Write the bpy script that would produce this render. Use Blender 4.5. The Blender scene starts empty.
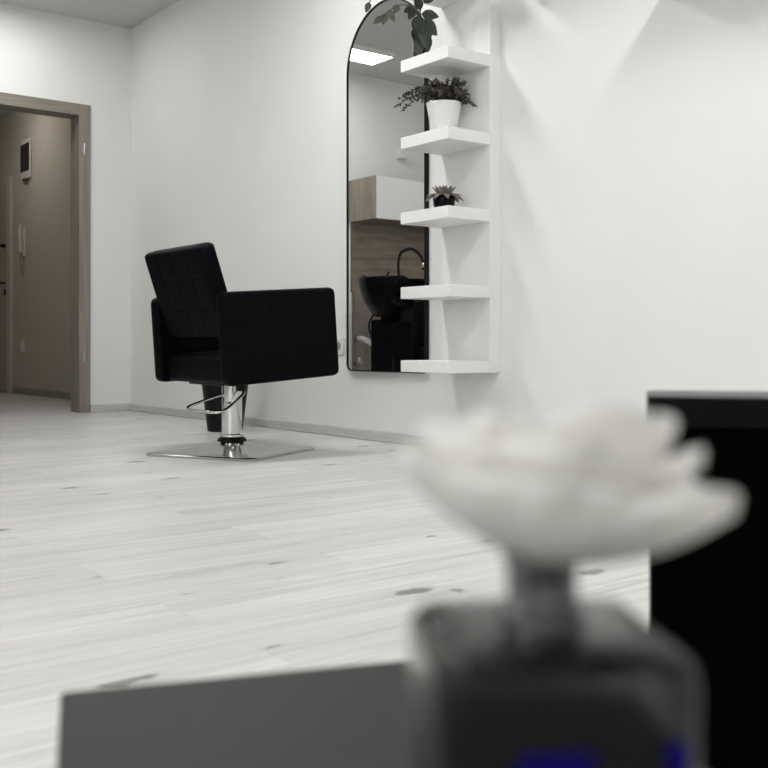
import bpy, bmesh, math, random
from mathutils import Vector, Matrix
R = math.radians
PI = math.pi
random.seed(7)
SC = bpy.context.scene
COL = SC.collection

# ------------------------------------------------------------------ camera
cd = bpy.data.cameras.new('camera')
cam = bpy.data.objects.new('camera', cd); COL.objects.link(cam)
cam.location = (0, 0, 0.469)
cam.rotation_euler = (R(90), 0, R(-37.8))
cd.sensor_fit = 'HORIZONTAL'; cd.sensor_width = 36.0
cd.lens = 1021.0 * 36.0 / 768.0
cd.shift_y = -40.0 / 768.0
cd.clip_start = 0.01; cd.clip_end = 60
cd.dof.use_dof = True
cd.dof.focus_distance = 4.6
cd.dof.aperture_fstop = 7.0
SC.camera = cam

# ------------------------------------------------------------------ world / exposure
wd = bpy.data.worlds.new('world'); SC.world = wd; wd.use_nodes = True
bgn = wd.node_tree.nodes['Background']
bgn.inputs[0].default_value = (0.75, 0.82, 0.9, 1); bgn.inputs[1].default_value = 0.3
vs = SC.view_settings
vs.view_transform = 'Standard'; vs.look = 'None'; vs.gamma = 1; vs.use_curve_mapping = False
vs.exposure = 0.33
HALL_POWER = 29.0
WY0, WY1, WZ0, WZ1 = -1.3, 1.7, 0.85, 2.25     # unseen window added to the left wall for its light, behind the viewer
ld = bpy.data.lights.new('added_daylight', 'AREA'); ld.shape = 'RECTANGLE'; ld.size = WZ1 - WZ0; ld.size_y = WY1 - WY0  # area light added outside the opening in place of a sky
ld.energy = 50.0; ld.color = (0.97, 0.985, 1.0)
lo = bpy.data.objects.new('added_daylight', ld); COL.objects.link(lo)
lo.location = (-2.72, (WY0 + WY1) / 2, (WZ0 + WZ1) / 2); lo.rotation_euler = (0, R(-90), 0)
H = 2.69          # ceiling height
XW = 3.0          # main wall
YB = 6.78         # back wall
XL, YF = -2.6, -2.2

# ------------------------------------------------------------------ materials
def new_mat(name):
    m = bpy.data.materials.new(name); m.use_nodes = True
    nt = m.node_tree
    return m, nt, nt.nodes['Principled BSDF']

def setv(b, **k):
    names = dict(col='Base Color', rough='Roughness', metal='Metallic', trans='Transmission Weight', ior='IOR',
                 coat='Coat Weight', sheen='Sheen Weight', spec='Specular IOR Level', sss='Subsurface Weight')
    for n, v in k.items():
        if n == 'col' and len(v) == 3: v = (*v, 1)
        b.inputs[names[n]].default_value = v

def plain(name, col, rough=0.5, noise=0.06, nscale=30, bump=0.0, bscale=200, **k):
    """slightly mottled plain surface"""
    m, nt, b = new_mat(name); N = nt.nodes; L = nt.links
    setv(b, col=col, rough=rough, **k)
    tc = N.new('ShaderNodeTexCoord')
    if noise > 0:
        nz = N.new('ShaderNodeTexNoise'); nz.inputs['Scale'].default_value = nscale; nz.inputs['Detail'].default_value = 4
        L.new(tc.outputs['Object'], nz.inputs['Vector'])
        r = N.new('ShaderNodeValToRGB')
        r.color_ramp.elements[0].color = (*[c * (1 - noise) for c in col[:3]], 1); r.color_ramp.elements[0].position = 0.3
        r.color_ramp.elements[1].color = (*[min(1, c * (1 + noise)) for c in col[:3]], 1); r.color_ramp.elements[1].position = 0.7
        L.new(nz.outputs['Fac'], r.inputs['Fac']); L.new(r.outputs['Color'], b.inputs['Base Color'])
    if bump > 0:
        n2 = N.new('ShaderNodeTexNoise'); n2.inputs['Scale'].default_value = bscale; n2.inputs['Detail'].default_value = 3
        L.new(tc.outputs['Object'], n2.inputs['Vector'])
        bp = N.new('ShaderNodeBump'); bp.inputs['Strength'].default_value = bump; bp.inputs['Distance'].default_value = 0.002
        L.new(n2.outputs['Fac'], bp.inputs['Height']); L.new(bp.outputs['Normal'], b.inputs['Normal'])
    return m

def wood(name, c1, c2, scale=(1.5, 25, 25), rough=0.45, detail=6):
    """wood grain, long along the axis with the small scale"""
    m, nt, b = new_mat(name); N = nt.nodes; L = nt.links
    setv(b, rough=rough)
    tc = N.new('ShaderNodeTexCoord'); mp = N.new('ShaderNodeMapping'); mp.inputs['Scale'].default_value = scale
    L.new(tc.outputs['Object'], mp.inputs['Vector'])
    nz = N.new('ShaderNodeTexNoise'); nz.inputs['Scale'].default_value = 1.0; nz.inputs['Detail'].default_value = detail
    nz.inputs['Roughness'].default_value = 0.65; nz.inputs['Distortion'].default_value = 0.6
    L.new(mp.outputs['Vector'], nz.inputs['Vector'])
    r = N.new('ShaderNodeValToRGB')
    r.color_ramp.elements[0].color = (*c1, 1); r.color_ramp.elements[0].position = 0.34
    r.color_ramp.elements[1].color = (*c2, 1); r.color_ramp.elements[1].position = 0.66
    L.new(nz.outputs['Fac'], r.inputs['Fac']); L.new(r.outputs['Color'], b.inputs['Base Color'])
    return m

def emit(name, col, s):
    m, nt, b = new_mat(name)
    setv(b, col=(0.8, 0.8, 0.8)); b.inputs['Emission Color'].default_value = (*col, 1); b.inputs['Emission Strength'].default_value = s
    return m

def floor_material():
    m, nt, b = new_mat('whitewashed_planks'); N = nt.nodes; L = nt.links
    def mth(op, a, c=None):
        n = N.new('ShaderNodeMath'); n.operation = op
        for i, v in enumerate((a, c)):
            if v is None: continue
            if hasattr(v, 'is_linked'): L.new(v, n.inputs[i])
            else: n.inputs[i].default_value = v
        return n.outputs[0]
    def mix(fac, a, c, bt='MIX'):
        n = N.new('ShaderNodeMixRGB'); n.blend_type = bt
        for i, v in zip((0, 1, 2), (fac, a, c)):
            if hasattr(v, 'is_linked'): L.new(v, n.inputs[i])
            elif i == 0: n.inputs[0].default_value = v
            else: n.inputs[i].default_value = (*v, 1)
        return n.outputs[0]
    tc = N.new('ShaderNodeTexCoord')
    br = N.new('ShaderNodeTexBrick')
    br.offset = 0.37; br.offset_frequency = 2
    br.inputs['Color1'].default_value = (0, 0, 0, 1); br.inputs['Color2'].default_value = (1, 1, 1, 1)
    br.inputs['Mortar'].default_value = (0.5, 0.5, 0.5, 1)
    br.inputs['Scale'].default_value = 1; br.inputs['Mortar Size'].default_value = 0.0012; br.inputs['Mortar Smooth'].default_value = 0.3
    br.inputs['Brick Width'].default_value = 1.29; br.inputs['Row Height'].default_value = 0.193
    L.new(tc.outputs['Object'], br.inputs['Vector'])
    # shift of the grain plank by plank
    off = N.new('ShaderNodeCombineXYZ')
    L.new(mth('MULTIPLY', br.outputs['Color'], 7.0), off.inputs[0]); L.new(mth('MULTIPLY', br.outputs['Color'], 3.0), off.inputs[2])
    va = N.new('ShaderNodeVectorMath'); va.operation = 'ADD'
    L.new(tc.outputs['Object'], va.inputs[0]); L.new(off.outputs[0], va.inputs[1])
    def noise(scale, detail=5, rough=0.6, dist=0.4):
        mp = N.new('ShaderNodeMapping'); mp.inputs['Scale'].default_value = scale
        L.new(va.outputs[0], mp.inputs['Vector'])
        nz = N.new('ShaderNodeTexNoise'); nz.inputs['Scale'].default_value = 1; nz.inputs['Detail'].default_value = detail
        nz.inputs['Roughness'].default_value = rough; nz.inputs['Distortion'].default_value = dist
        L.new(mp.outputs[0], nz.inputs['Vector']); return nz.outputs['Fac']
    def ramp(f, p0, p1, c0=(0, 0, 0), c1=(1, 1, 1)):
        r = N.new('ShaderNodeValToRGB'); e = r.color_ramp.elements
        e[0].position = p0; e[1].position = p1; e[0].color = (*c0, 1); e[1].color = (*c1, 1)
        L.new(f, r.inputs['Fac']); return r.outputs['Color']
    col = mix(ramp(noise((0.9, 9, 1)), 0.35, 0.65), FLOOR_A, FLOOR_B)
    col = mix(mth('MULTIPLY', ramp(noise((1.6, 60, 1), 6, 0.7), 0.40, 0.66), 0.78), col, FLOOR_C)
    streak = ramp(noise((1.0, 17, 1), 6, 0.68, 2.2), 0.57, 0.69)
    col = mix(mth('MULTIPLY', streak, 0.7), col, FLOOR_D)
    # knots
    mp = N.new('ShaderNodeMapping'); mp.inputs['Scale'].default_value = (2.9, 5.4, 1)
    L.new(va.outputs[0], mp.inputs['Vector'])
    wob = N.new('ShaderNodeTexNoise'); wob.inputs['Scale'].default_value = 9; wob.inputs['Detail'].default_value = 4
    L.new(mp.outputs[0], wob.inputs['Vector'])
    vadd = N.new('ShaderNodeVectorMath'); vadd.operation = 'MULTIPLY_ADD'
    L.new(wob.outputs['Color'], vadd.inputs[0]); vadd.inputs[1].default_value = (0.16, 0.22, 0); L.new(mp.outputs[0], vadd.inputs[2])
    vo = N.new('ShaderNodeTexVoronoi'); vo.voronoi_dimensions = '2D'; vo.inputs['Scale'].default_value = 1
    L.new(vadd.outputs[0], vo.inputs['Vector'])
    sep = N.new('ShaderNodeSeparateColor'); L.new(vo.outputs['Color'], sep.inputs[0])
    size = mth('MULTIPLY', mth('POWER', sep.outputs[0], 2.8), 0.14)
    k = mth('SUBTRACT', size, vo.outputs['Distance'])
    core = ramp(mth('MULTIPLY', k, 24.0), 0.05, 0.8)
    halo = ramp(mth('MULTIPLY', mth('ADD', k, 0.12), 7.0), 0.3, 0.9)
    col = mix(mth('MULTIPLY', halo, 0.22), col, FLOOR_D)
    col = mix(mth('MULTIPLY', core, 0.85), col, (0.15, 0.145, 0.13))
    # plank to plank tone and joints
    tone = N.new('ShaderNodeMapRange'); L.new(br.outputs['Color'], tone.inputs[0])
    tone.inputs[3].default_value = 0.95; tone.inputs[4].default_value = 1.05
    cm = N.new('ShaderNodeCombineColor')
    for i in range(3): L.new(tone.outputs[0], cm.inputs[i])
    col = mix(1.0, col, cm.outputs[0], 'MULTIPLY')
    col = mix(mth('MULTIPLY', br.outputs['Fac'], 0.30), col, (0.28, 0.27, 0.25))
    L.new(col, b.inputs['Base Color'])
    setv(b, rough=0.38, spec=0.45)
    bp = N.new('ShaderNodeBump'); bp.inputs['Strength'].default_value = 0.15; bp.inputs['Distance'].default_value = 0.002; bp.invert = True
    L.new(br.outputs['Fac'], bp.inputs['Height']); L.new(bp.outputs['Normal'], b.inputs['Normal'])
    return m
FLOOR_A, FLOOR_B, FLOOR_C, FLOOR_D = (0.74, 0.735, 0.715), (0.61, 0.605, 0.585), (0.47, 0.465, 0.445), (0.36, 0.352, 0.332)

M = {}
M['wall'] = plain('white_wall_paint', (0.80, 0.805, 0.785), 0.85, 0.012, 3, 0.12, 220)
M['ceil'] = plain('ceiling_paint', (0.60, 0.595, 0.58), 0.9, 0.01, 3)
M['hall'] = plain('hall_wall_paint', (0.62, 0.58, 0.51), 0.85, 0.02, 4)
M['floor'] = floor_material()
M['base'] = wood('grey_oak_skirting', (0.50, 0.49, 0.465), (0.62, 0.61, 0.585), (30, 2, 60), 0.5)
M['base_x'] = wood('grey_oak_skirting_back', (0.50, 0.49, 0.465), (0.62, 0.61, 0.585), (2, 30, 60), 0.5)
M['basedark'] = wood('brown_skirting', (0.30, 0.27, 0.23), (0.40, 0.36, 0.31), (30, 2, 60), 0.5)
M['casing'] = wood('grey_brown_laminate', (0.20, 0.175, 0.145), (0.29, 0.255, 0.215), (45, 45, 1.6), 0.5)
M['casing_h'] = wood('grey_brown_laminate_across', (0.20, 0.175, 0.145), (0.29, 0.255, 0.215), (1.6, 45, 45), 0.5)
M['halldoor'] = plain('cream_door_paint', (0.50, 0.46, 0.40), 0.5, 0.02, 5)
M['white'] = plain('white_melamine', (0.83, 0.83, 0.815), 0.45, 0.008, 5)
M['plastic'] = plain('white_plastic', (0.78, 0.77, 0.74), 0.35, 0.01, 20)
M['mirror'] = plain('silvered_glass', (0.83, 0.84, 0.835), 0.0, 0, metal=1.0)
M['black_metal'] = plain('black_powder_coat', (0.004, 0.004, 0.005), 0.4, 0.1, 40, spec=0.2)
M['leather'] = plain('black_leatherette', (0.0014, 0.0018, 0.0026), 0.5, 0.25, 60, 0.25, 350, spec=0.06)
M['black_gloss'] = plain('black_gloss', (0.003, 0.003, 0.004), 0.22, 0.1, 20, spec=0.1)
M['black_plastic'] = plain('black_plastic', (0.004, 0.004, 0.005), 0.45, 0.15, 40, spec=0.2)
M['chrome_base'] = plain('base_chrome', (0.50, 0.50, 0.495), 0.12, 0.03, 8, metal=1.0)
M['chrome'] = plain('polished_chrome', (0.66, 0.66, 0.65), 0.04, 0.02, 6, metal=1.0)
M['steel'] = plain('brushed_steel', (0.55, 0.55, 0.54), 0.28, 0.05, 60, metal=1.0)
M['dark_hole'] = plain('dark_socket', (0.30, 0.30, 0.29), 0.6, 0.05, 50)
M['oak'] = wood('oak_splashback', (0.105, 0.078, 0.054), (0.24, 0.185, 0.135), (1.8, 20, 20), 0.45)
M['oak_v'] = wood('oak_upright', (0.13, 0.10, 0.075), (0.24, 0.195, 0.15), (22, 22, 1.4), 0.45)
M['oak_side'] = wood('oak_cabinet_side', (0.23, 0.19, 0.15), (0.37, 0.32, 0.26), (20, 20, 1.5), 0.45)
M['dark_glass'] = plain('dark_glass', (0.006, 0.007, 0.010), 0.15, 0.1, 10)
M['ceramic'] = plain('white_glazed_pot', (0.80, 0.79, 0.77), 0.35, 0.03, 25)
M['soil'] = plain('dark_soil', (0.02, 0.017, 0.014), 0.95, 0.4, 150, 0.6, 120)
M['leaf_dark'] = plain('dark_green_leaf', (0.018, 0.024, 0.018), 0.4, 0.4, 40)
M['leaf_olive'] = plain('olive_leaf', (0.065, 0.063, 0.045), 0.5, 0.4, 40)
M['leaf_small'] = plain('small_dusky_leaf', (0.10, 0.092, 0.078), 0.6, 0.55, 60)
M['leaf_succ'] = plain('grey_succulent_leaf', (0.17, 0.155, 0.125), 0.5, 0.5, 40)
M['stem'] = plain('brown_stem', (0.035, 0.028, 0.02), 0.7, 0.3, 60)
M['table'] = plain('dark_grey_laminate', (0.026, 0.0265, 0.0265), 0.5, 0.05, 60, spec=0.15)
M['boxlid'] = plain('black_satin_lid', (0.002, 0.0025, 0.0035), 0.3, 0.1, 30, spec=0.1)
M['box'] = plain('black_matt_box', (0.0006, 0.0006, 0.0007), 0.8, 0.1, 30, spec=0.02)
M['petal'] = plain('cream_petal', (0.92, 0.915, 0.89), 0.8, 0.04, 60, 0.4, 120, sss=0.0)
M['petal_base'] = plain('tan_calyx', (0.48, 0.38, 0.27), 0.8, 0.15, 80)
M['gunmetal'] = plain('dark_metal_collar', (0.20, 0.20, 0.205), 0.25, 0.05, 40, metal=0.9)
M['liquid'] = plain('blue_black_liquid', (0.0008, 0.0008, 0.0015), 0.3, 0, spec=0.0)
M['blue'] = plain('ultramarine', (0.005, 0.0015, 0.10), 0.5, 0.05, 40, spec=0.05)
M['grey_pipe'] = plain('white_waste_pipe', (0.72, 0.71, 0.70), 0.4, 0.03, 20)
def translucent(m, f):
    nt = m.node_tree; b = nt.nodes['Principled BSDF']; o = nt.nodes['Material Output']
    tr = nt.nodes.new('ShaderNodeBsdfTranslucent'); tr.inputs[0].default_value = (.92, .91, .89, 1)
    mx = nt.nodes.new('ShaderNodeMixShader'); mx.inputs[0].default_value = f
    nt.links.new(b.outputs[0], mx.inputs[1]); nt.links.new(tr.outputs[0], mx.inputs[2]); nt.links.new(mx.outputs[0], o.inputs[0])
translucent(M['petal'], 0.58)
m, nt, b = new_mat('clear_glass'); setv(b, col=(0.93, 0.94, 0.94), rough=0.03, trans=1.0, ior=1.32); M['glass'] = m
_nz = nt.nodes.new('ShaderNodeTexNoise'); _nz.inputs['Scale'].default_value = 60
_bp = nt.nodes.new('ShaderNodeBump'); _bp.inputs['Strength'].default_value = 0.35; _bp.inputs['Distance'].default_value = 0.002
nt.links.new(_nz.outputs['Fac'], _bp.inputs['Height']); nt.links.new(_bp.outputs['Normal'], b.inputs['Normal'])
LED = (1.0, 0.995, 0.985)
M['hall_led'] = emit('hall_lamp_glass', (1.0, 0.93, 0.84), HALL_POWER)

# ------------------------------------------------------------------ mesh helpers
def link(name, bm, mat, parent=None, smooth=False):
    me = bpy.data.meshes.new(name)
    bmesh.ops.recalc_face_normals(bm, faces=bm.faces[:])
    bm.to_mesh(me); bm.free()
    if smooth:
        for p in me.polygons: p.use_smooth = True
    me.materials.append(mat)
    o = bpy.data.objects.new(name, me); COL.objects.link(o)
    if parent is not None: o.parent = parent
    return o

def autosmooth(o, ang=35):
    me = o.data
    for p in me.polygons: p.use_smooth = True
    b2 = bmesh.new(); b2.from_mesh(me)
    for e in b2.edges:
        if len(e.link_faces) == 2 and e.calc_face_angle(0) > R(ang): e.smooth = False
    b2.to_mesh(me); b2.free()
    return o

def tag(o, label, cat, group=None):
    o['label'] = label; o['category'] = cat
    if group: o['group'] = group
    return o

def thing(name, label, cat, loc=(0, 0, 0), rz=0, group=None):
    o = bpy.data.objects.new(name, None); COL.objects.link(o)
    o.location = loc; o.rotation_euler = (0, 0, rz); o.empty_display_size = 0.1
    return tag(o, label, cat, group)

def struct(name, bm, mat, parent=None):
    o = link(name, bm, mat, parent)
    if parent is None: o['kind'] = 'structure'
    return o

def box(bm, x0, x1, y0, y1, z0, z1, bev=0.0, seg=2, mat=None):
    vs_ = [bm.verts.new((x, y, z)) for x in (x0, x1) for y in (y0, y1) for z in (z0, z1)]
    idx = [(0, 1, 3, 2), (4, 6, 7, 5), (0, 4, 5, 1), (2, 3, 7, 6), (0, 2, 6, 4), (1, 5, 7, 3)]
    fs = [bm.faces.new([vs_[i] for i in f]) for f in idx]
    if bev > 0:
        es = list({e for f in fs for e in f.edges})
        r = bmesh.ops.bevel(bm, geom=es, offset=bev, segments=seg, affect='EDGES', profile=0.5)
        vs_ = list({v for f in r['faces'] for v in f.verts} | {v for v in vs_ if v.is_valid})
    if mat is not None: bmesh.ops.transform(bm, matrix=mat, verts=[v for v in vs_ if v.is_valid])
    return bm

def B(*a, **k): return box(bmesh.new(), *a, **k)

def tube(bm, pts, r, n=10, closed=False, caps=True):
    pts = [Vector(p) for p in pts]; rings = []
    rs = r if isinstance(r, (list, tuple)) else [r] * len(pts)
    prev = None
    for i, p in enumerate(pts):
        a = pts[i - 1] if (i > 0 or closed) else p
        c = pts[(i + 1) % len(pts)] if (i < len(pts) - 1 or closed) else p
        t = (c - a).normalized()
        if prev is None:
            up = Vector((0, 0, 1)) if abs(t.z) < 0.9 else Vector((1, 0, 0))
            u = t.cross(up).normalized()
        else:
            u = (prev - t * prev.dot(t)).normalized()
        prev = u; v = t.cross(u)
        rings.append([bm.verts.new(p + (u * math.cos(2 * PI * k / n) + v * math.sin(2 * PI * k / n)) * rs[i]) for k in range(n)])
    m_ = len(rings)
    for i in range(m_ if closed else m_ - 1):
        A_, C_ = rings[i], rings[(i + 1) % m_]
        for k in range(n): bm.faces.new((A_[k], A_[(k + 1) % n], C_[(k + 1) % n], C_[k]))
    if caps and not closed: bm.faces.new(rings[0][::-1]); bm.faces.new(rings[-1])
    return bm

def lathe(bm, prof, n=32, c=(0, 0, 0), sx=1, sy=1, rib=0.0, nrib=0):
    rings = []
    for r, z in prof:
        if r < 1e-6: rings.append([bm.verts.new((c[0], c[1], c[2] + z))])
        else:
            ring = []
            for k in range(n):
                a = 2 * PI * k / n
                rr = r * (1 + (rib * math.cos(nrib * a) if rib else 0))
                ring.append(bm.verts.new((c[0] + rr * math.cos(a) * sx, c[1] + rr * math.sin(a) * sy, c[2] + z)))
            rings.append(ring)
    for A_, C_ in zip(rings, rings[1:]):
        for k in range(n):
            k2 = (k + 1) % n
            if len(A_) == 1 and len(C_) == 1: continue
            if len(A_) == 1: bm.faces.new((A_[0], C_[k2], C_[k]))
            elif len(C_) == 1: bm.faces.new((A_[k], A_[k2], C_[0]))
            else: bm.faces.new((A_[k], A_[k2], C_[k2], C_[k]))
    if len(rings[0]) > 1: bm.faces.new(rings[0][::-1])
    if len(rings[-1]) > 1: bm.faces.new(rings[-1])
    return bm

def curve_pts(ctrl, n=10):
    """Catmull-Rom through control points"""
    P = [Vector(c) for c in ctrl]; P = [P[0] * 2 - P[1]] + P + [P[-1] * 2 - P[-2]]
    out = []
    for i in range(1, len(P) - 2):
        for k in range(n):
            t = k / n
            out.append(0.5 * ((2 * P[i]) + (-P[i - 1] + P[i + 1]) * t + (2 * P[i - 1] - 5 * P[i] + 4 * P[i + 1] - P[i + 2]) * t * t
                              + (-P[i - 1] + 3 * P[i] - 3 * P[i + 1] + P[i + 2]) * t ** 3))
    out.append(P[-2]); return out

def slab(a, b, t, Rc, r, cell=None, groove=0.0035, nx=None, ny=None):
    """padded rounded slab in local XY (half sizes a, b), thickness t along Z; quilted with square stitching when cell is given"""
    bm = bmesh.new()
    def samples(h):
        s = {0.0, h}
        for q in (0.0, 0.06, 0.15, 0.27, 0.42, 0.6, 0.8, 1.0): s.add(h - Rc * q)
        n = max(4, int((h - Rc) / 0.006)) if cell else 5
        for i in range(n): s.add((h - Rc) * i / n)
        s = sorted(s); return [-x for x in s[:0:-1]] + s
    X, Y = samples(a), samples(b)
    def mapped(x, y):
        ax, ay = abs(x) - (a - Rc), abs(y) - (b - Rc)
        d = min(a - abs(x), b - abs(y))
        if ax > 0 and ay > 0:
            u, v = ax / Rc, ay / Rc
            return (math.copysign(a - Rc + Rc * u * math.sqrt(1 - v * v / 2), x), math.copysign(b - Rc + Rc * v * math.sqrt(1 - u * u / 2), y), d)
        return x, y, d
    def height(x, y, d):
        h = t / 2
        if d < r: h -= r - math.sqrt(max(0, r * r - (r - d) ** 2))
        if cell and d > r * 0.6:
            g = 0
            for q, half in ((x, a), (y, b)):
                n = max(1, round(2 * half / cell)); w_ = 2 * half / n
                dist = abs((q + half + w_ / 2) % w_ - w_ / 2)
                if abs(q) < half - w_ * 0.5: g = max(g, math.exp(-(dist / 0.0045) ** 2))
            h -= groove * g
        return h
    gr = {}
    for s in (1, -1):
        for i, x in enumerate(X):
            for j, y in enumerate(Y):
                px, py, d = mapped(x, y)
                gr[s, i, j] = bm.verts.new((px, py, s * height(px, py, d)))
    for s in (1, -1):
        for i in range(len(X) - 1):
            for j in range(len(Y) - 1):
                q = [gr[s, i, j], gr[s, i + 1, j], gr[s, i + 1, j + 1], gr[s, i, j + 1]]
                bm.faces.new(q if s == 1 else q[::-1])
    nX, nY = len(X), len(Y)
    loop = [(i, 0) for i in range(nX)] + [(nX - 1, j) for j in range(1, nY)] + [(i, nY - 1) for i in range(nX - 2, -1, -1)] + [(0, j) for j in range(nY - 2, 0, -1)]
    for k in range(len(loop)):
        p, q = loop[k], loop[(k + 1) % len(loop)]
        bm.faces.new((gr[1, p[0], p[1]], gr[-1, p[0], p[1]], gr[-1, q[0], q[1]], gr[1, q[0], q[1]]))
    bmesh.ops.remove_doubles(bm, verts=bm.verts[:], dist=1e-6)
    return bm

def xf(bm, mat):
    bmesh.ops.transform(bm, matrix=mat, verts=bm.verts[:]); return bm

def leaf(bm, base, tip, width, up=Vector((0, 0, 1)), cup=0.15, droop=0.1, n=6):
    """pointed oval leaf, folded a little along its midrib"""
    base, tip = Vector(base), Vector(tip); ax = tip - base; L_ = ax.length
    t = ax.normalized(); s = t.cross(up)
    if s.length < 1e-3: s = t.cross(Vector((1, 0, 0)))
    s.normalize(); nrm = s.cross(t)
    rows = []
    for i in range(n + 1):
        f = i / n
        w = width * math.sin(PI * f ** 0.8) ** 0.9 if 0 < f < 1 else 0.0005
        c = base + ax * f - nrm * (droop * L_ * f * f)
        rows.append([bm.verts.new(c - s * w / 2 + nrm * cup * w), bm.verts.new(c), bm.verts.new(c + s * w / 2 + nrm * cup * w)])
    for a_, b_ in zip(rows, rows[1:]):
        for k in (0, 1): bm.faces.new((a_[k], a_[k + 1], b_[k + 1], b_[k]))

# ------------------------------------------------------------------ setting
struct('floor', B(XL, 3.3, YF, 11.3, -0.05, 0), M['floor'])
struct('ceiling', B(XL, 3.3, YF, 11.3, H, H + 0.1), M['ceil'])
struct('wall_right', B(XW, XW + 0.15, YF - 0.1, YB, 0, H), M['wall'])
DX0, DX1, DZ = 1.80, 2.625, 2.03       # doorway in the back wall
bm = bmesh.new()
box(bm, XL, DX0 - 0.02, YB, YB + 0.15, 0, H); box(bm, DX1 + 0.02, 3.2, YB, YB + 0.15, 0, H)
box(bm, DX0 - 0.02, DX1 + 0.02, YB, YB + 0.15, DZ + 0.02, H)
struct('wall_back', bm, M['wall'])
bm = bmesh.new()
box(bm, XL - 0.1, XL, YF - 0.1, WY0, 0, H); box(bm, XL - 0.1, XL, WY1, YB + 0.15, 0, H)
box(bm, XL - 0.1, XL, WY0, WY1, 0, WZ0); box(bm, XL - 0.1, XL, WY0, WY1, WZ1, H)
struct('wall_left', bm, M['wall'])
w1 = bpy.data.objects.new('added_window', None); COL.objects.link(w1); w1['kind'] = 'structure'  # added out-of-view window, an open frame that lets in the fill light
bm = bmesh.new()
for y_ in (WY0, (WY0 + WY1) / 2 - .03, WY1 - .06): box(bm, XL - .07, XL - .02, y_, y_ + .06, WZ0, WZ1)
for z_ in (WZ0, WZ1 - .06): box(bm, XL - .069, XL - .021, WY0, WY1, z_, z_ + .06)
link('added_window_frame', bm, M['white'], w1)
link('added_window_sill', B(XL - .019, XL + .12, WY0 - .05, WY1 + .05, WZ0 - .03, WZ0, bev=.004), M['white'], w1)
struct('wall_front', B(XL, XW, YF - 0.1, YF, 0, H), M['wall'])
struct('wall_hall_right', B(3.2, 3.3, YB + 0.15, 11.2, 0, H), M['hall'])
struct('wall_hall_left', B(1.2, 1.3, YB + 0.15, 11.2, 0, H), M['hall'])
struct('wall_hall_end', B(1.3, 3.2, 11.1, 11.2, 0, H), M['hall'])

def skirting(bm, x0, x1, y0, y1, h=0.05):
    box(bm, x0, x1, y0, y1, 0, h, 0.005, 2)
bm = bmesh.new()
skirting(bm, XW - 0.015, XW, YF, 4.343); skirting(bm, XW - 0.015, XW, 4.346, YB - 0.016)
struct('baseboard_right', bm, M['base'])
bm = bmesh.new(); skirting(bm, DX1 + 0.078, XW - 0.0, YB - 0.015, YB); struct('baseboard_back', bm, M['base_x'])
bm = bmesh.new(); skirting(bm, 3.185, 3.2, YB + 0.17, 9.92, 0.06); struct('baseboard_hall', bm, M['basedark'])

# doorway in the back wall: lining, casing, hinges
d1 = bpy.data.objects.new('door_1', None); COL.objects.link(d1); d1['kind'] = 'structure'; d1.location = (0, 0, 0)
bm = bmesh.new()
box(bm, DX1, DX1 + 0.02, YB - 0.002, YB + 0.152, 0, DZ + 0.02); box(bm, DX0 - 0.02, DX0, YB - 0.002, YB + 0.152, 0, DZ + 0.02)
link('jamb', bm, M['casing'], d1)
link('head_jamb', B(DX0, DX1, YB - 0.002, YB + 0.152, DZ, DZ + 0.02), M['casing_h'], d1)
link('casing', B(DX1 - 0.004, DX1 + 0.076, YB - 0.016, YB, 0, DZ + 0.076, bev=0.004), M['casing'], d1)
link('casing', B(DX0 - 0.076, DX0 + 0.004, YB - 0.016, YB, 0, DZ + 0.076, bev=0.004), M['casing'], d1)
link('head_casing', B(DX0 + 0.004, DX1 - 0.004, YB - 0.016, YB, DZ - 0.004, DZ + 0.076, bev=0.004), M['casing_h'], d1)
for z in (1.80, 0.385):
    bm = bmesh.new(); tube(bm, [(DX1 + 0.030, YB - 0.020, z - 0.038), (DX1 + 0.030, YB - 0.020, z + 0.038)], 0.007, 10)
    box(bm, DX1 + 0.020, DX1 + 0.034, YB - 0.019, YB - 0.0155, z - 0.02, z + 0.02)
    link('hinge', bm, M['steel'], d1)
    d1.children[-1]['label'] = 'small steel hinge barrel'

# far door in the hall's right wall
d2 = bpy.data.objects.new('door_2', None); COL.objects.link(d2); d2['kind'] = 'structure'
link('door_leaf', B(3.165, 3.198, 10.02, 10.90, 0.008, 2.03, bev=0.003), M['halldoor'], d2)
bm = bmesh.new(); box(bm, 3.17, 3.2, 9.95, 10.015, 0, 2.09, 0.004); box(bm, 3.17, 3.2, 10.905, 10.97, 0, 2.09, 0.004)
box(bm, 3.17, 3.2, 10.015, 10.905, 2.035, 2.09, 0.004)
link('casing', bm, M['hall'], d2)
bm = bmesh.new(); tube(bm, curve_pts([(3.165, 10.07, 1.06), (3.12, 10.07, 1.06), (3.112, 10.09, 1.06), (3.112, 10.20, 1.06)], 5), 0.010, 8)
link('door_handle', bm, M['black_metal'], d2, True)
bm = bmesh.new(); box(bm, 3.155, 3.165, 10.05, 10.09, 0.94, 1.0, 0.003); link('keyhole_plate', bm, M['black_metal'], d2)
bm = bmesh.new(); tube(bm, [(3.165, 10.075, 1.42), (3.12, 10.075, 1.42)], 0.018, 10); box(bm, 3.12, 3.13, 10.055, 10.14, 1.412, 1.428)
link('lock', bm, M['black_metal'], d2)

# oak lining of the wash corner on the back wall
struct('trim_1', B(-0.6, 1.045, YB - 0.018, YB, 0.895, 1.466), M['oak'])
struct('trim_2', B(-0.6, 1.03, YB - 0.016, YB, 0.0, 0.893), M['oak_v'])
# thin cable duct across the ceiling
struct('trim_3', B(0.72, 0.74, 2.0, 6.1, H - 0.012, H), M['ceil'])

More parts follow.
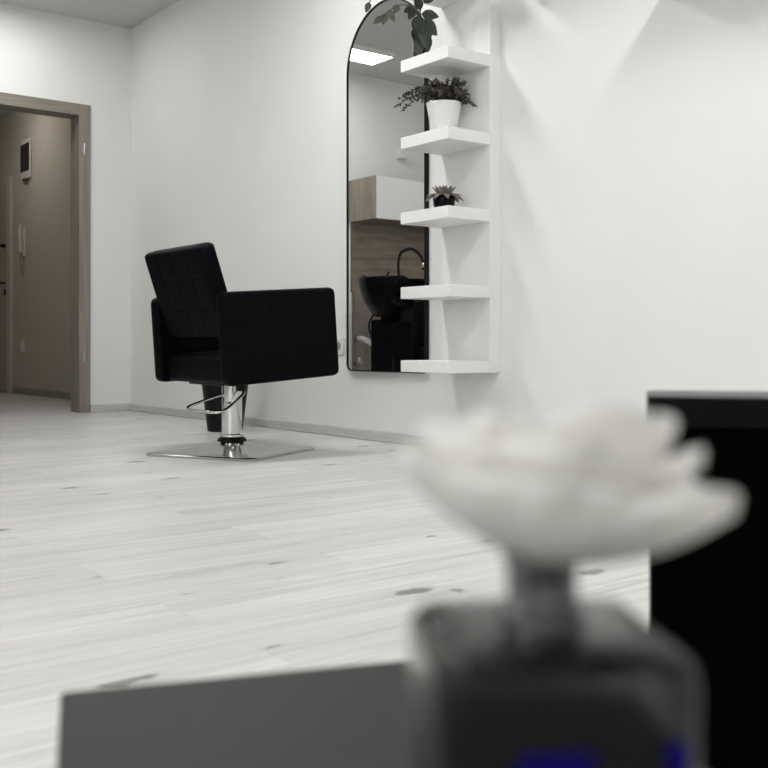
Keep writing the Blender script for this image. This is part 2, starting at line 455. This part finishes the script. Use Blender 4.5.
# ------------------------------------------------------------------ ceiling lights
def ceiling_light(label, y, x=1.72, power=24.0):
    t = thing('ceiling_light', label, 'ceiling light', (x, y, H), 0, 'long flush ceiling lights')
    bm = bmesh.new()
    for a in ((-0.61, 0.61, -0.145, -0.131), (-0.61, 0.61, 0.131, 0.145), (-0.61, -0.596, -0.131, 0.131), (0.596, 0.61, -0.131, 0.131)):
        box(bm, *a, -0.034, 0)
    link('frame', bm, M['white'], t)
    link('diffuser', B(-0.596, 0.596, -0.131, 0.131, -0.031, -0.024), emit('led_diffuser', LED, power), t)
    return t
ceiling_light('bright white rectangular ceiling light reflected in top of arched mirror', 6.25, power=10.0)
ceiling_light('white rectangular ceiling light above the black salon chair, outside the frame', 3.80)
ceiling_light('white rectangular ceiling light nearest the viewer, outside the frame', 1.35)
for lab_, y_, pw_ in (('added second row white ceiling light beside the wash corner, outside the frame', 5.0, 6.0), ('added second row white ceiling light in the middle of the room, outside the frame', 2.6, 7.0),
                 ('added second row white ceiling light behind the viewer, outside the frame', -0.2, 16.0)):
    ceiling_light(lab_, y_, -0.75, pw_)  # this row is added to brighten the main wall and shelf fronts
t = thing('hall_lamp', 'round warm ceiling lamp in the hall beyond the doorway', 'lamp', (2.55, 9.1, H))
bm = bmesh.new(); lathe(bm, [(0, -0.02), (0.12, -0.02), (0.125, 0)], 24); link('lamp_base', bm, M['white'], t)
bm = bmesh.new(); lathe(bm, [(0, -0.075), (0.05, -0.07), (0.09, -0.05), (0.11, -0.0205), (0, -0.0204)], 24); link('lamp_shade', bm, M['hall_led'], t, True)

# ------------------------------------------------------------------ arched mirror
t = thing('wall_mirror', 'tall arched wall mirror with thin black frame behind the salon chair', 'mirror', (XW, 3.836, 0.335))
MW, MH = 0.304, 1.77
def arch(w, z0, top, rc, n=40, nc=6):
    pts = []
    for i in range(nc + 1): a = PI + PI / 2 * i / nc; pts.append((-w + rc + rc * math.cos(a), z0 + rc + rc * math.sin(a)))
    for i in range(nc + 1): a = 1.5 * PI + PI / 2 * i / nc; pts.append((w - rc + rc * math.cos(a), z0 + rc + rc * math.sin(a)))
    for i in range(n + 1): a = PI * i / n; pts.append((w * math.cos(a), top - w + w * math.sin(a)))
    return pts
out = arch(MW, 0, MH, 0.035); inn = arch(MW - 0.006, 0.006, MH - 0.006, 0.029)
bm = bmesh.new(); nn = len(out)
V = [[bm.verts.new((x, p[0], p[1])) for p in P] for x, P in ((-0.003, out), (-0.026, out), (-0.026, inn), (-0.003, inn))]
for a in range(4):
    for k in range(nn): bm.faces.new((V[a][k], V[a][(k + 1) % nn], V[(a + 1) % 4][(k + 1) % nn], V[(a + 1) % 4][k]))
link('frame', bm, M['black_metal'], t)
bm = bmesh.new(); inn2 = arch(MW - 0.0063, 0.0063, MH - 0.0063, 0.0287)
V = [[bm.verts.new((x, p[0], p[1])) for p in inn2] for x in (-0.021, -0.006)]
bm.faces.new(V[0]); bm.faces.new(V[1])
for k in range(nn): bm.faces.new((V[0][k], V[0][(k + 1) % nn], V[1][(k + 1) % nn], V[1][k]))
link('glass', bm, M['mirror'], t)

# ------------------------------------------------------------------ white shelf unit
SY0, SY1 = 3.073, 3.378
t = thing('shelf_unit', 'white wall shelf unit of stepped shelves on upright panel beside mirror', 'shelf', (XW, 3.2255, 0.349))
link('back_panel', B(-0.06, 0, SY0 - 3.2255, SY1 - 3.2255, 0, 1.78, bev=0.0015, seg=1), M['white'], t)
for z in (1.986, 1.668, 1.343, 1.025, 0.709, 0.400):
    link('shelf', B(-0.291, -0.0605, SY0 - 3.2255, SY1 - 3.2255, z - 0.349 - 0.049, z - 0.349, bev=0.0015, seg=1), M['white'], t)

# shelves above the frame on the same wall, seen by their shadows
for nm, y0, y1, z in (('far', 2.66, 2.935, 1.905), ('near', 1.66, 2.235, 1.69)):
    lab = ('short white floating shelf high on wall right of shelf unit, above the frame' if nm == 'far'
           else 'longer white floating shelf high on wall at far right, above the frame')
    bm = box(bmesh.new(), XW - 0.23, XW, y0, y1, z, z + 0.04, 0.0015, 1)
    tag(link('floating_shelf', bm, M['white']), lab, 'shelf', 'floating shelves above the frame')

# ------------------------------------------------------------------ plants on the shelves
# trailing plant, shelf at 1.668
t = thing('trailing_plant', 'dark trailing leafy plant in slim vase on upper shelf in view, before mirror', 'plant', (2.79, 3.338, 1.668))
bm = bmesh.new(); lathe(bm, [(0, 0), (0.030, 0), (0.036, 0.02), (0.036, 0.10), (0.030, 0.135), (0.026, 0.137), (0.026, 0.12), (0, 0.118)], 24)
link('vase', bm, M['dark_glass'], t, True)
bm = bmesh.new(); bo = bmesh.new()
LR = Vector((0.79, -0.613, 0))     # rightwards along the shelf front as seen from the room
FW = Vector((-0.613, -0.79, 0))    # out into the room
up = Vector((0, 0, 1))
def at(r, f, z): return LR * r + FW * f + up * z
stems = bmesh.new()
for path in ([(0, 0, .11), (-.01, .01, .17), (-.03, .02, .22), (-.09, .03, .235), (-.15, .03, .20), (-.17, .03, .17)],
             [(0, 0, .11), (.0, 0, .19), (-.02, .01, .28), (-.10, .02, .35), (-.17, .02, .33), (-.22, .02, .25)],
             [(0, 0, .11), (.01, .01, .16), (.02, .02, .20), (.05, .04, .19)],
             [(0, 0, .11), (.005, .03, .15), (.005, .05, .12), (.0, .055, .05)],
             [(0, 0, .11), (-.01, 0, .2), (.01, 0, .28), (.05, 0, .31)]):
    tube(stems, curve_pts([at(*p) for p in path], 6), 0.0022, 6)
link('stem', stems, M['stem'], t, True)
for b0, t0, w in (((.0, .03, .17), (.065, .05, .10), .062), ((.0, .02, .20), (.075, .03, .185), .045), ((-.01, .03, .19), (-.02, .07, .09), .060),
                  ((.01, .05, .14), (.015, .075, .04), .062), ((-.01, .05, .10), (-.015, .075, .0), .050), ((-.03, .02, .22), (-.055, .04, .17), .036),
                  ((-.04, .02, .225), (-.075, .04, .20), .030), ((.0, .02, .22), (-.03, .05, .26), .04), ((.01, .01, .25), (.06, .03, .30), .05),
                  ((-.02, .01, .28), (.03, .03, .34), .05), ((-.02, .02, .14), (-.035, .05, .08), .035), ((.02, .05, .10), (.03, .07, .03), .04)):
    leaf(bm, at(*b0), at(*t0), w, FW, 0.12, 0.05, 8)
link('foliage', bm, M['leaf_dark'], t, True)
for b0, t0, w in (((-.15, .03, .20), (-.165, .03, .15), .034), ((-.16, .03, .185), (-.205, .03, .155), .030), ((-.14, .03, .215), (-.115, .04, .16), .030),
                  ((-.10, .03, .235), (-.115, .04, .195), .034), ((-.22, .02, .25), (-.235, .02, .205), .028), ((-.13, .02, .35), (-.15, .03, .29), .03)):
    leaf(bo, at(*b0), at(*t0), w, FW, 0.12, 0.05, 7)
link('vine_leaves', bo, M['leaf_olive'], t, True)
t.children[-1]['label'] = 'olive leaves at the end of the vine'

# bushy plant in ribbed white pot, shelf at 1.343
t = thing('potted_plant', 'bushy small-leaved plant in fluted white pot on the shelf below trailing plant', 'plant', (2.825, 3.232, 1.343))
bm = bmesh.new(); lathe(bm, [(0, 0), (0.049, 0), (0.052, 0.004), (0.072, 0.128), (0.074, 0.134), (0.069, 0.134), (0.066, 0.121), (0, 0.120)], 240, rib=0.008, nrib=24)
link('pot', bm, M['ceramic'], t, True)
bm = bmesh.new(); lathe(bm, [(0, 0.1205), (0.064, 0.1205), (0.05, 0.126), (0, 0.132)], 24); link('soil', bm, M['soil'], t)
bm = bmesh.new(); st = bmesh.new()
rnd = random.Random(3)
for i in range(80):
    a = rnd.uniform(0, 2 * PI); rr = rnd.uniform(0.03, 0.13) ; hh = rnd.uniform(0.02, 0.10) - (0.06 * max(0, rr - 0.10) / 0.05)
    if abs(math.cos(a)) > 0.75 and rr > 0.12 and math.cos(a) > 0: rr = 0.11
    p0 = Vector((rnd.uniform(-.03, .03), rnd.uniform(-.03, .03), 0.126))
    p2 = Vector((rr * math.cos(a), rr * math.sin(a), 0.126 + hh)); p1 = (p0 + p2) / 2 + Vector((0, 0, 0.035))
    pts = curve_pts([p0, p1, p2], 4); tube(st, pts, 0.0011, 4)
    for p in pts[2:]:
        for q in range(7):
            d_ = Vector((rnd.gauss(0, 1), rnd.gauss(0, 1), rnd.gauss(0.2, .8))).normalized() * rnd.uniform(0.010, 0.020)
            leaf(bm, p, p + d_, rnd.uniform(0.006, 0.010), Vector((rnd.gauss(0, .4), rnd.gauss(0, .4), 1)), 0.1, 0.1, 3)
for (dx, dz) in ((-.20, 0.0), (-.185, .03), (-.17, -.015), (-.16, .05), (.13, .0)):      # straggling side sprays
    p2 = LR * dx + up * (0.126 + dz); pts = curve_pts([Vector((0, 0, .126)), p2 * 0.55 + up * 0.10, p2], 6); tube(st, pts, 0.0011, 4)
    for p in pts[4:]:
        for q in range(7):
            d_ = Vector((rnd.gauss(0, 1), rnd.gauss(0, 1), rnd.gauss(0, .8))).normalized() * rnd.uniform(0.010, 0.018)
            leaf(bm, p, p + d_, 0.010, up, 0.1, 0.1, 3)
link('foliage', bm, M['leaf_small'], t); link('stem', st, M['stem'], t)

# succulent, shelf at 1.025
t = thing('potted_succulent', 'small spiky succulent in dark pot on the middle shelf', 'plant', (2.82, 3.225, 1.025))
bm = bmesh.new(); lathe(bm, [(0, 0), (0.036, 0), (0.042, 0.006), (0.047, 0.05), (0.046, 0.062), (0.041, 0.062), (0.04, 0.055), (0, 0.054)], 28)
link('pot', bm, M['black_gloss'], t, True)
bm = bmesh.new()
for ring, (n, el, ln, w) in enumerate(((9, -0.35, .058, .030), (9, .25, .062, .030), (8, .75, .058, .028), (5, 1.2, .05, .022))):
    for k in range(n):
        a = 2 * PI * (k + 0.5 * ring) / n
        dv = Vector((math.cos(a) * math.cos(el), math.sin(a) * math.cos(el), math.sin(el)))
        b0 = Vector((math.cos(a) * 0.012, math.sin(a) * 0.012, 0.058))
        if el < 0: b0 = Vector((math.cos(a) * .030, math.sin(a) * .030, .07))
        leaf(bm, b0, b0 + dv * ln, w, up, 0.2, -0.12 if el > 0.5 else 0.15, 7)
o = link('leaves', bm, M['leaf_succ'], t, True)
sm = o.modifiers.new('solid', 'SOLIDIFY'); sm.thickness = 0.0025; sm.offset = 0

# ------------------------------------------------------------------ wall socket
t = thing('wall_socket', 'white square wall socket on wall between salon chair and mirror', 'socket', (XW, 4.232, 0.459))
link('cover_plate', B(-0.010, 0, -0.041, 0.041, -0.041, 0.041, bev=0.003), M['plastic'], t)
bm = bmesh.new(); lathe(bm, [(0, 0), (0.0205, 0), (0.021, 0.0008), (0, 0.0008)], 24); xf(bm, Matrix.Translation((-0.0102, 0, 0)) @ Matrix.Rotation(R(-90), 4, 'Y'))
link('outlet', bm, M['dark_hole'], t)

# ------------------------------------------------------------------ salon chair
CX, CY = 2.20, 3.886
SX = 0.035
t = thing('salon_chair', 'black quilted hydraulic salon chair on chrome square base facing the mirror', 'chair', (CX, CY, 0))
pitch = Matrix.Translation((0, 0, 0.5)) @ Matrix.Rotation(R(-4), 4, 'Y') @ Matrix.Translation((0, 0, -0.5))
RX = Matrix.Rotation(R(90), 4, 'X')
for s in (-1, 1):
    bm = slab(0.272, 0.188, 0.066, 0.032, 0.016, cell=0.109, groove=0.003)
    xf(bm, pitch @ Matrix.Translation((0.003 + SX, s * 0.300, 0.5025)) @ RX)
    link('armrest', bm, M['leather'], t, True)
bm = slab(0.255, 0.265, 0.115, 0.03, 0.022)
xf(bm, pitch @ Matrix.Translation((0.015 + SX, 0, 0.376))); link('seat', bm, M['leather'], t, True)
bm = slab(0.193, 0.262, 0.075, 0.035, 0.020, cell=0.120, groove=0.003)
tl = R(18.4)
mtx = Matrix.Translation((-0.253, 0, 0.675)) @ Matrix.Rotation(-tl, 4, 'Y') @ Matrix.Translation((0.0375, 0, 0)) @ Matrix.Rotation(R(-90), 4, 'Y')
xf(bm, mtx); link('backrest', bm, M['leather'], t, True)
bm = bmesh.new(); box(bm, -0.16, 0.16, -0.15, 0.15, 0.306, 0.322, 0.004); xf(bm, pitch); link('seat_plate', bm, M['black_metal'], t)
PX, PY = -0.02, -0.006
bm = bmesh.new(); lathe(bm, [(0, .066), (.043, .066), (.0435, .07), (.0435, .312), (0, .312)], 40, (PX, PY, 0)); autosmooth(link('column', bm, M['chrome'], t))
bm = bmesh.new(); lathe(bm, [(0, .045), (.056, .045), (.064, .054), (.060, .063), (.050, .069), (.050, .071), (0, .071)], 40, (PX, PY, 0)); autosmooth(link('collar', bm, M['black_metal'], t))
bm = bmesh.new(); lathe(bm, [(0, .0712), (.0475, .0712), (.0475, .080), (.0445, .084), (0, .084)], 40, (PX, PY, 0)); autosmooth(link('ring', bm, M['chrome'], t))
# square base plate sweeping up to the column
bm = bmesh.new(); rings = []; n = 64; hb = 0.268
for s, z in ((1.0, 0.0), (1.0, 0.010), (.988, .012), (.90, .0145), (.75, .019), (.58, .026), (.42, .035), (.30, .045), (.235, .052), (.20, .057)):
    ring = []
    for k in range(n):
        a = 2 * PI * (k + 0.5) / n; c_, s_ = math.cos(a), math.sin(a)
        sq = hb / max(abs(c_), abs(s_)); q = max(0.0, (s - 0.2) / 0.8) ** 0.6
        if s > .97: sq = min(sq, hb * 1.36)
        rr = s * (sq * q + hb * (1 - q)); ring.append(bm.verts.new((rr * c_, rr * s_, z)))
    rings.append(ring)
for A_, C_ in zip(rings, rings[1:]):
    for k in range(n): bm.faces.new((A_[k], A_[(k + 1) % n], C_[(k + 1) % n], C_[k]))
bm.faces.new(rings[0][::-1]); bm.faces.new(rings[-1])
xf(bm, Matrix.Translation((PX, PY, 0)) @ Matrix.Rotation(R(27), 4, 'Z')); autosmooth(link('base', bm, M['chrome_base'], t), 40)
# pump lever: a loop of chrome bar
pts = curve_pts([(-.010, -.045, .275), (-.010, -.09, .262), (-.10, -.165, .225), (-.185, -.225, .197), (-.225, -.20, .193), (-.247, -.06, .197),
                 (-.243, -.030, .203), (-.215, -.010, .212), (-.13, .012, .232), (-.062, .012, .250), (-.03, .01, .262)], 8)
bm = bmesh.new(); tube(bm, pts, 0.0065, 10); link('pump_lever', bm, M['chrome'], t, True)
bm = bmesh.new(); box(bm, -0.022, 0.004, -0.066, -0.042, 0.268, 0.304, 0.003); link('lever_bracket', bm, M['black_metal'], t)

# black bin behind the chair
t = thing('waste_bin', 'tapered black waste bin on floor by wall behind chair column', 'bin', (2.70, 4.88, 0))
bm = bmesh.new(); lathe(bm, [(0, 0), (.090, 0), (.094, .004), (.137, .35), (.141, .352), (.141, .362), (.133, .362), (.089, .012), (0, .012)], 40); autosmooth(link('bin_body', bm, M['black_plastic'], t))
bm = bmesh.new(); tube(bm, [(0.138 * math.cos(2 * PI * k / 40), 0.138 * math.sin(2 * PI * k / 40), .364) for k in range(40)], 0.005, 8, closed=True); link('rim', bm, M['black_plastic'], t, True)

# ------------------------------------------------------------------ hall things
t = thing('fuse_box', 'white wall box with dark glass door high on hall wall beyond doorway', 'box', (3.2, 9.53, 2.185))
bm = slab(0.185, 0.115, 0.026, 0.02, 0.010); xf(bm, Matrix.Translation((-0.013, 0, 0)) @ Matrix.Rotation(R(90), 4, 'Y')); link('case', bm, M['plastic'], t, True)
link('glass_door', B(-0.032, -0.0255, -0.1135, 0.1135, -0.115, 0.14, bev=0.003), M['dark_glass'], t)
bm = bmesh.new(); lathe(bm, [(0, -.02), (.05, -.012), (.075, 0), (0, 0.001)], 24); xf(bm, Matrix.Translation((-0.023, 0, -0.1845)) @ Matrix.Scale(0.3, 4, (1, 0, 0))); link('vent', bm, M['casing'], t)
t = thing('intercom', 'white intercom handset with coiled cord on hall wall below dark-doored box', 'intercom', (3.2, 9.62, 1.45))
link('cradle', B(-0.018, 0, -0.045, 0.045, -0.16, 0.12, bev=0.006), M['plastic'], t)
bm = bmesh.new(); tube(bm, curve_pts([(-.025, 0, .13), (-.04, 0, .11), (-.04, 0, 0), (-.04, 0, -.10), (-.025, 0, -.12)], 6), [.016] * 25, 10); link('handset', bm, M['plastic'], t, True)
bm = bmesh.new()
cp = curve_pts([(-.03, 0, -.13), (-.035, .02, -.20), (-.03, -.02, -.30), (-.03, -.04, -.34), (-.03, 0, -.20)], 12)
tube(bm, [p + Vector((0.006 * math.cos(i * 1.7), 0.010 * math.sin(i * 1.7), 0)) for i, p in enumerate(cp)], 0.004, 6); link('cord', bm, M['dark_hole'], t, True)
t = thing('light_switch', 'white switch plate low on hall wall below the intercom', 'switch', (3.2, 9.66, 0.45))
link('cover_plate', B(-0.012, 0, -0.04, 0.04, -0.06, 0.06, bev=0.003), M['plastic'], t); link('rocker', B(-0.016, -0.0122, -0.028, 0.028, -0.04, 0.04, bev=0.0015), M['white'], t)

# ------------------------------------------------------------------ wash corner, seen in the mirror
t = thing('wall_cabinet', 'wall cabinet with white doors and oak side, reflected in mirror', 'cabinet', (1.066, YB, 1.466))
bm = bmesh.new(); box(bm, -0.018, 0, -0.35, 0, 0, .338); link('side_panel', bm, M['oak_side'], t)
bm = bmesh.new(); box(bm, -1.618, -1.6, -0.33, 0, 0, .338); box(bm, -1.6, -.0185, -0.33, 0, 0, .018); box(bm, -1.6, -.0185, -0.33, 0, .32, .338); box(bm, -1.6, -.0185, -0.01, 0, .018, .32)
link('carcass', bm, M['oak_v'], t)
for k in range(3): link('door', B(-.0205 - .53 * (k + 1) + .003, -.0205 - .53 * k, -.35, -.3305, 0.002, .336, bev=.0015, seg=1), M['white'], t)

t = thing('shampoo_chair', 'black backwash chair with basin, reflected in the mirror', 'chair', (1.12, 6.05, 0))
# basin: wide bowl, deeper towards the wall
bm = bmesh.new(); rings = []; n = 40
for s, z, dy in ((.56, .675, .0), (.68, .71, .0), (.84, .78, .0), (.95, .87, .0), (1.0, .945, 0), (1.0, .966, 0), (.95, .970, 0), (.92, .96, 0), (.80, .90, .01), (.55, .83, .03), (.15, .80, .05)):
    ring = []
    for k in range(n):
        a = 2 * PI * k / n
        x, y = 0.30 * s * math.cos(a), 0.35 * s * math.sin(a) + dy
        dip = -0.05 * max(0, -math.sin(a)) ** 4 if z > .95 and abs(math.cos(a)) < .5 else 0
        ring.append(bm.verts.new((x, y, z + dip)))
    rings.append(ring)
for A_, C_ in zip(rings, rings[1:]):
    for k in range(n): bm.faces.new((A_[k], A_[(k + 1) % n], C_[(k + 1) % n], C_[k]))
bm.faces.new(rings[0][::-1]); bm.faces.new(rings[-1])
link('basin', bm, M['black_gloss'], t, True)
bm = bmesh.new(); tube(bm, [(0, .02, .650), (0, .02, .68)], .11, 24); link('basin_neck', bm, M['black_plastic'], t)
link('pedestal', B(-.15, .15, -.16, .17, 0.0, .655, bev=.02), M['leather'], t)
bm = slab(.22, .31, .12, .03, .025); xf(bm, Matrix.Translation((0, -.44, .43))); link('seat', bm, M['leather'], t, True)
bm = slab(.22, .22, .10, .03, .025); xf(bm, Matrix.Translation((0, -.24, .66)) @ Matrix.Rotation(R(62), 4, 'X')); link('backrest', bm, M['leather'], t, True)
for s in (-1, 1):
    bm = slab(.32, .31, .075, .04, .02); xf(bm, Matrix.Translation((s * .262, -.62, .345)) @ Matrix.Rotation(R(-6), 4, 'X') @ Matrix.Rotation(R(90), 4, 'Z') @ Matrix.Rotation(R(90), 4, 'X')); link('side_panel', bm, M['leather'], t, True)
    bm = slab(.055, .10, .06, .02, .02); xf(bm, Matrix.Translation((s * .265, -.26, .70)) @ Matrix.Rotation(R(-40), 4, 'X')); link('arm_pad', bm, M['leather'], t, True)
bm = bmesh.new(); box(bm, -.2, .2, -.72, -.16, .10, .36, .02); link('seat_base', bm, M['black_plastic'], t)
bm = bmesh.new(); tube(bm, curve_pts([(-0.003, 0.003, 0.978), (0.003, 0.007, 1.069), (-0.002, -0.01, 1.151), (-0.02, -0.049, 1.18), (-0.043, -0.092, 1.189), (-0.066, -0.135, 1.161), (-0.077, -0.169, 1.122), (-0.082, -0.186, 1.076)], 8), .011, 10)
link('shower_hose', bm, M['black_metal'], t, True)
bm = bmesh.new(); tube(bm, [(-0.082, -0.186, 1.076), (-0.08700000000000001, -0.196, 1.026)], [.013, .02], 12); link('spray_head', bm, M['chrome'], t, True)
t.children[-1]['label'] = 'chrome spray head'
bm = bmesh.new(); lathe(bm, [(0, .96), (.03, .96), (.028, 1.0), (0, 1.01)], 16, (-.06, .23, 0)); tube(bm, [(-.06, .23, 1.0), (.0, .13, 1.02)], .008, 8); link('tap', bm, M['black_metal'], t, True)
bm = bmesh.new(); lathe(bm, [(0, .97), (.018, .97), (.016, .995), (0, .998)], 14, (.14, .255, 0)); link('knob', bm, M['black_metal'], t, True)
bm = bmesh.new(); tube(bm, curve_pts([(.10, .18, .70), (.12, .22, .62), (.11, .20, .52), (.06, .165, .44)], 6), .008, 8); link('supply_hose', bm, M['black_metal'], t, True)
bm = bmesh.new(); tube(bm, curve_pts([(-.14, .705, .515), (-.11, .60, .51), (-.05, .46, .49), (.02, .30, .47), (.06, .165, .465)], 6), .022, 12); link('waste_pipe', bm, M['grey_pipe'], t, True)
t.children[-1]['label'] = 'white waste pipe'
t = thing('stop_valve', 'small steel stop valve low on oak panel reflected in mirror', 'valve', (1.0, YB - .016, 0.31))
bm = bmesh.new(); tube(bm, [(0, 0, 0), (0, -.05, 0)], .015, 12); tube(bm, [(0, -.04, 0), (0, -.04, .05)], .012, 12); link('valve_body', bm, M['steel'], t, True)
bm = bmesh.new(); tube(bm, [(0, -.051, 0), (0, -.07, 0)], .024, 12); link('handwheel', bm, M['dark_hole'], t, True)
t = thing('wall_sensor', 'small white wall sensor above oak-sided cabinet reflected in mirror', 'sensor', (0.53, YB, 2.07))
link('case', B(-.045, .045, -.05, 0, -.03, .03, bev=.008), M['plastic'], t); link('lens', B(-.02, .02, -.054, -.0502, -.015, .01, bev=.001), M['white'], t)

# ------------------------------------------------------------------ foreground: table, bottle, box
ta = thing('side_table', 'low dark grey side table in the lower left foreground', 'table', (0.2490, 0.2421, 0), R(-21.2))
link('tabletop', B(-.155, .14, -.30, .30, .244, .269, bev=.0015, seg=1), M['table'], ta)
for sx in (-.14, .12):
    for sy in (-.28, .28): link('leg', B(sx - .014, sx + .014, sy - .014, sy + .014, 0, .2438), M['black_metal'], ta)

t = thing('black_box', 'tall black lidded box standing at the right edge of the picture', 'box', (0.8168, 0.6318, 0), R(-37.8 - 14))
link('body', B(.003, .457, .003, .132, 0, .387, bev=.006), M['box'], t)
link('lid', B(0, .46, 0, .135, .3875, .418, bev=.003), M['boxlid'], t)

bt = thing('diffuser_bottle', 'square glass bottle of dark liquid topped by a white flower in foreground', 'bottle', (0.2028, 0.1920, 0.2695), R(-37.8 + 5))
bh, hw = 0.1235, 0.0332
def rsq(bm, prof, rc, n=8):
    rings = []
    for h, z in prof:
        r_ = min(rc, h * .95); ring = []
        for q in range(4):
            cx, cy = ((1, 1), (-1, 1), (-1, -1), (1, -1))[q]
            for i in range(n + 1):
                a = PI / 2 * q + PI / 2 * i / n
                ring.append(bm.verts.new((cx * (h - r_) + r_ * math.cos(a), cy * (h - r_) + r_ * math.sin(a), z)))
        rings.append(ring)
    L_ = len(rings[0])
    for A_, C_ in zip(rings, rings[1:]):
        for k in range(L_): bm.faces.new((A_[k], A_[(k + 1) % L_], C_[(k + 1) % L_], C_[k]))
    bm.faces.new(rings[0][::-1]); bm.faces.new(rings[-1]); return bm
def merge(a, b_):
    me = bpy.data.meshes.new('tmp'); b_.to_mesh(me); a.from_mesh(me); bpy.data.meshes.remove(me); b_.free(); return a
bm = rsq(bmesh.new(), [(hw - .004, 0), (hw - .001, .001), (hw, .004), (hw, bh - .006), (hw - .001, bh - .0025), (hw - .004, bh), (.012, bh + .0005)], .0075)
bmesh.ops.recalc_face_normals(bm, faces=bm.faces[:])
me = bpy.data.meshes.new('glass'); bm.to_mesh(me); bm.free(); me.materials.append(M['glass'])
for p in me.polygons: p.use_smooth = True
o = bpy.data.objects.new('glass', me); COL.objects.link(o); o.parent = bt; autosmooth(o, 40)
bm = rsq(bmesh.new(), [(hw - .0078, .006), (hw - .0056, .008), (hw - .0056, bh - .0235), (hw - .0066, bh - .022)], .007); link('liquid', bm, M['liquid'], bt)
bm = bmesh.new(); lathe(bm, [(0, bh + .0007), (.0115, bh + .0007), (.0115, bh + .005), (.0095, bh + .007), (.0095, bh + .016), (.0105, bh + .0175), (.0105, bh + .019), (0, bh + .019)], 32); autosmooth(link('collar', bm, M['gunmetal'], bt))
bm = bmesh.new(); box(bm, -.0135, .0045, -.0005, 0, .060, .102, .0002); box(bm, .0225, .0275, -.0005, 0, .060, .104, .0002); xf(bm, Matrix.Translation((0, -hw - .0002, 0))); link('label', bm, M['blue'], bt)  # two thin blue patches on the bottle's front face
bt.children[-1]['label'] = 'ultramarine blue patches'
# flower head
fl = bpy.data.objects.new('flower', None); COL.objects.link(fl); fl.parent = bt; fl.location = (.0018, 0, bh + .018); fl.rotation_euler = (R(-3), R(7), 0)
fl['label'] = 'white ruffled flower stopper'
def petal_bm(L_, W_, e0, e1, ruff, seed, nu=14, nv=12):
    bm = bmesh.new(); rn = random.Random(seed); ph = rn.uniform(0, 6); rows = []
    x = z = 0.0; pos = [(0, 0)]
    for i in range(nu):
        e = e0 + (e1 - e0) * (i / nu); x += L_ / nu * math.cos(e); z += L_ / nu * math.sin(e); pos.append((x, z))
    for i, (px, pz) in enumerate(pos):
        f = i / nu; w = W_ * (0.22 + 0.78 * math.sin(PI * min(1, f * 0.62 + 0.06)) ** 1.1) * math.sqrt(max(0.0, 1 - max(0, (f - .70) / .30) ** 2.4) + 0.02)
        row = []
        for j in range(nv + 1):
            v = 2 * j / nv - 1
            rz = ruff * f * f * (math.sin(4.2 * v + ph) + 0.5 * math.sin(9 * v + 2 * ph))
            cup = 0.22 * w * v * v * (1 - 0.5 * f)
            row.append(bm.verts.new((px - cup * 0.3, w / 2 * v, pz + cup + rz)))
        rows.append(row)
    for a_, b_ in zip(rows, rows[1:]):
        for k in range(nv): bm.faces.new((a_[k], a_[k + 1], b_[k + 1], b_[k]))
    return bm
def petals(n, L_, W_, e0, e1, ruff, z0, r0, ph, seed):
    for k in range(n):
        rn = random.Random(seed + k)
        bm = petal_bm(L_ * rn.uniform(.93, 1.07), W_, e0, e1 + rn.uniform(-.12, .12), ruff, seed + k)
        xf(bm, Matrix.Rotation(2 * PI * k / n + ph, 4, 'Z') @ Matrix.Translation((r0, 0, z0)))
        o = link('petal', bm, M['petal'], fl, True)
        s_ = o.modifiers.new('solid', 'SOLIDIFY'); s_.thickness = 0.0016; s_.offset = 0
petals(6, .048, .048, R(6), R(56), .0020, .000, .003, .35, 10)
petals(5, .047, .044, R(28), R(58), .0020, .001, .003, .85, 40)
petals(5, .043, .042, R(48), R(68), .0018, .002, .002, .2, 70)
petals(3, .036, .036, R(65), R(82), .0016, .003, .001, .6, 90)
bm = bmesh.new(); lathe(bm, [(0, 0), (.008, 0), (.012, .005), (.013, .010), (0, .012)], 20); link('calyx', bm, M['petal_base'], fl, True)
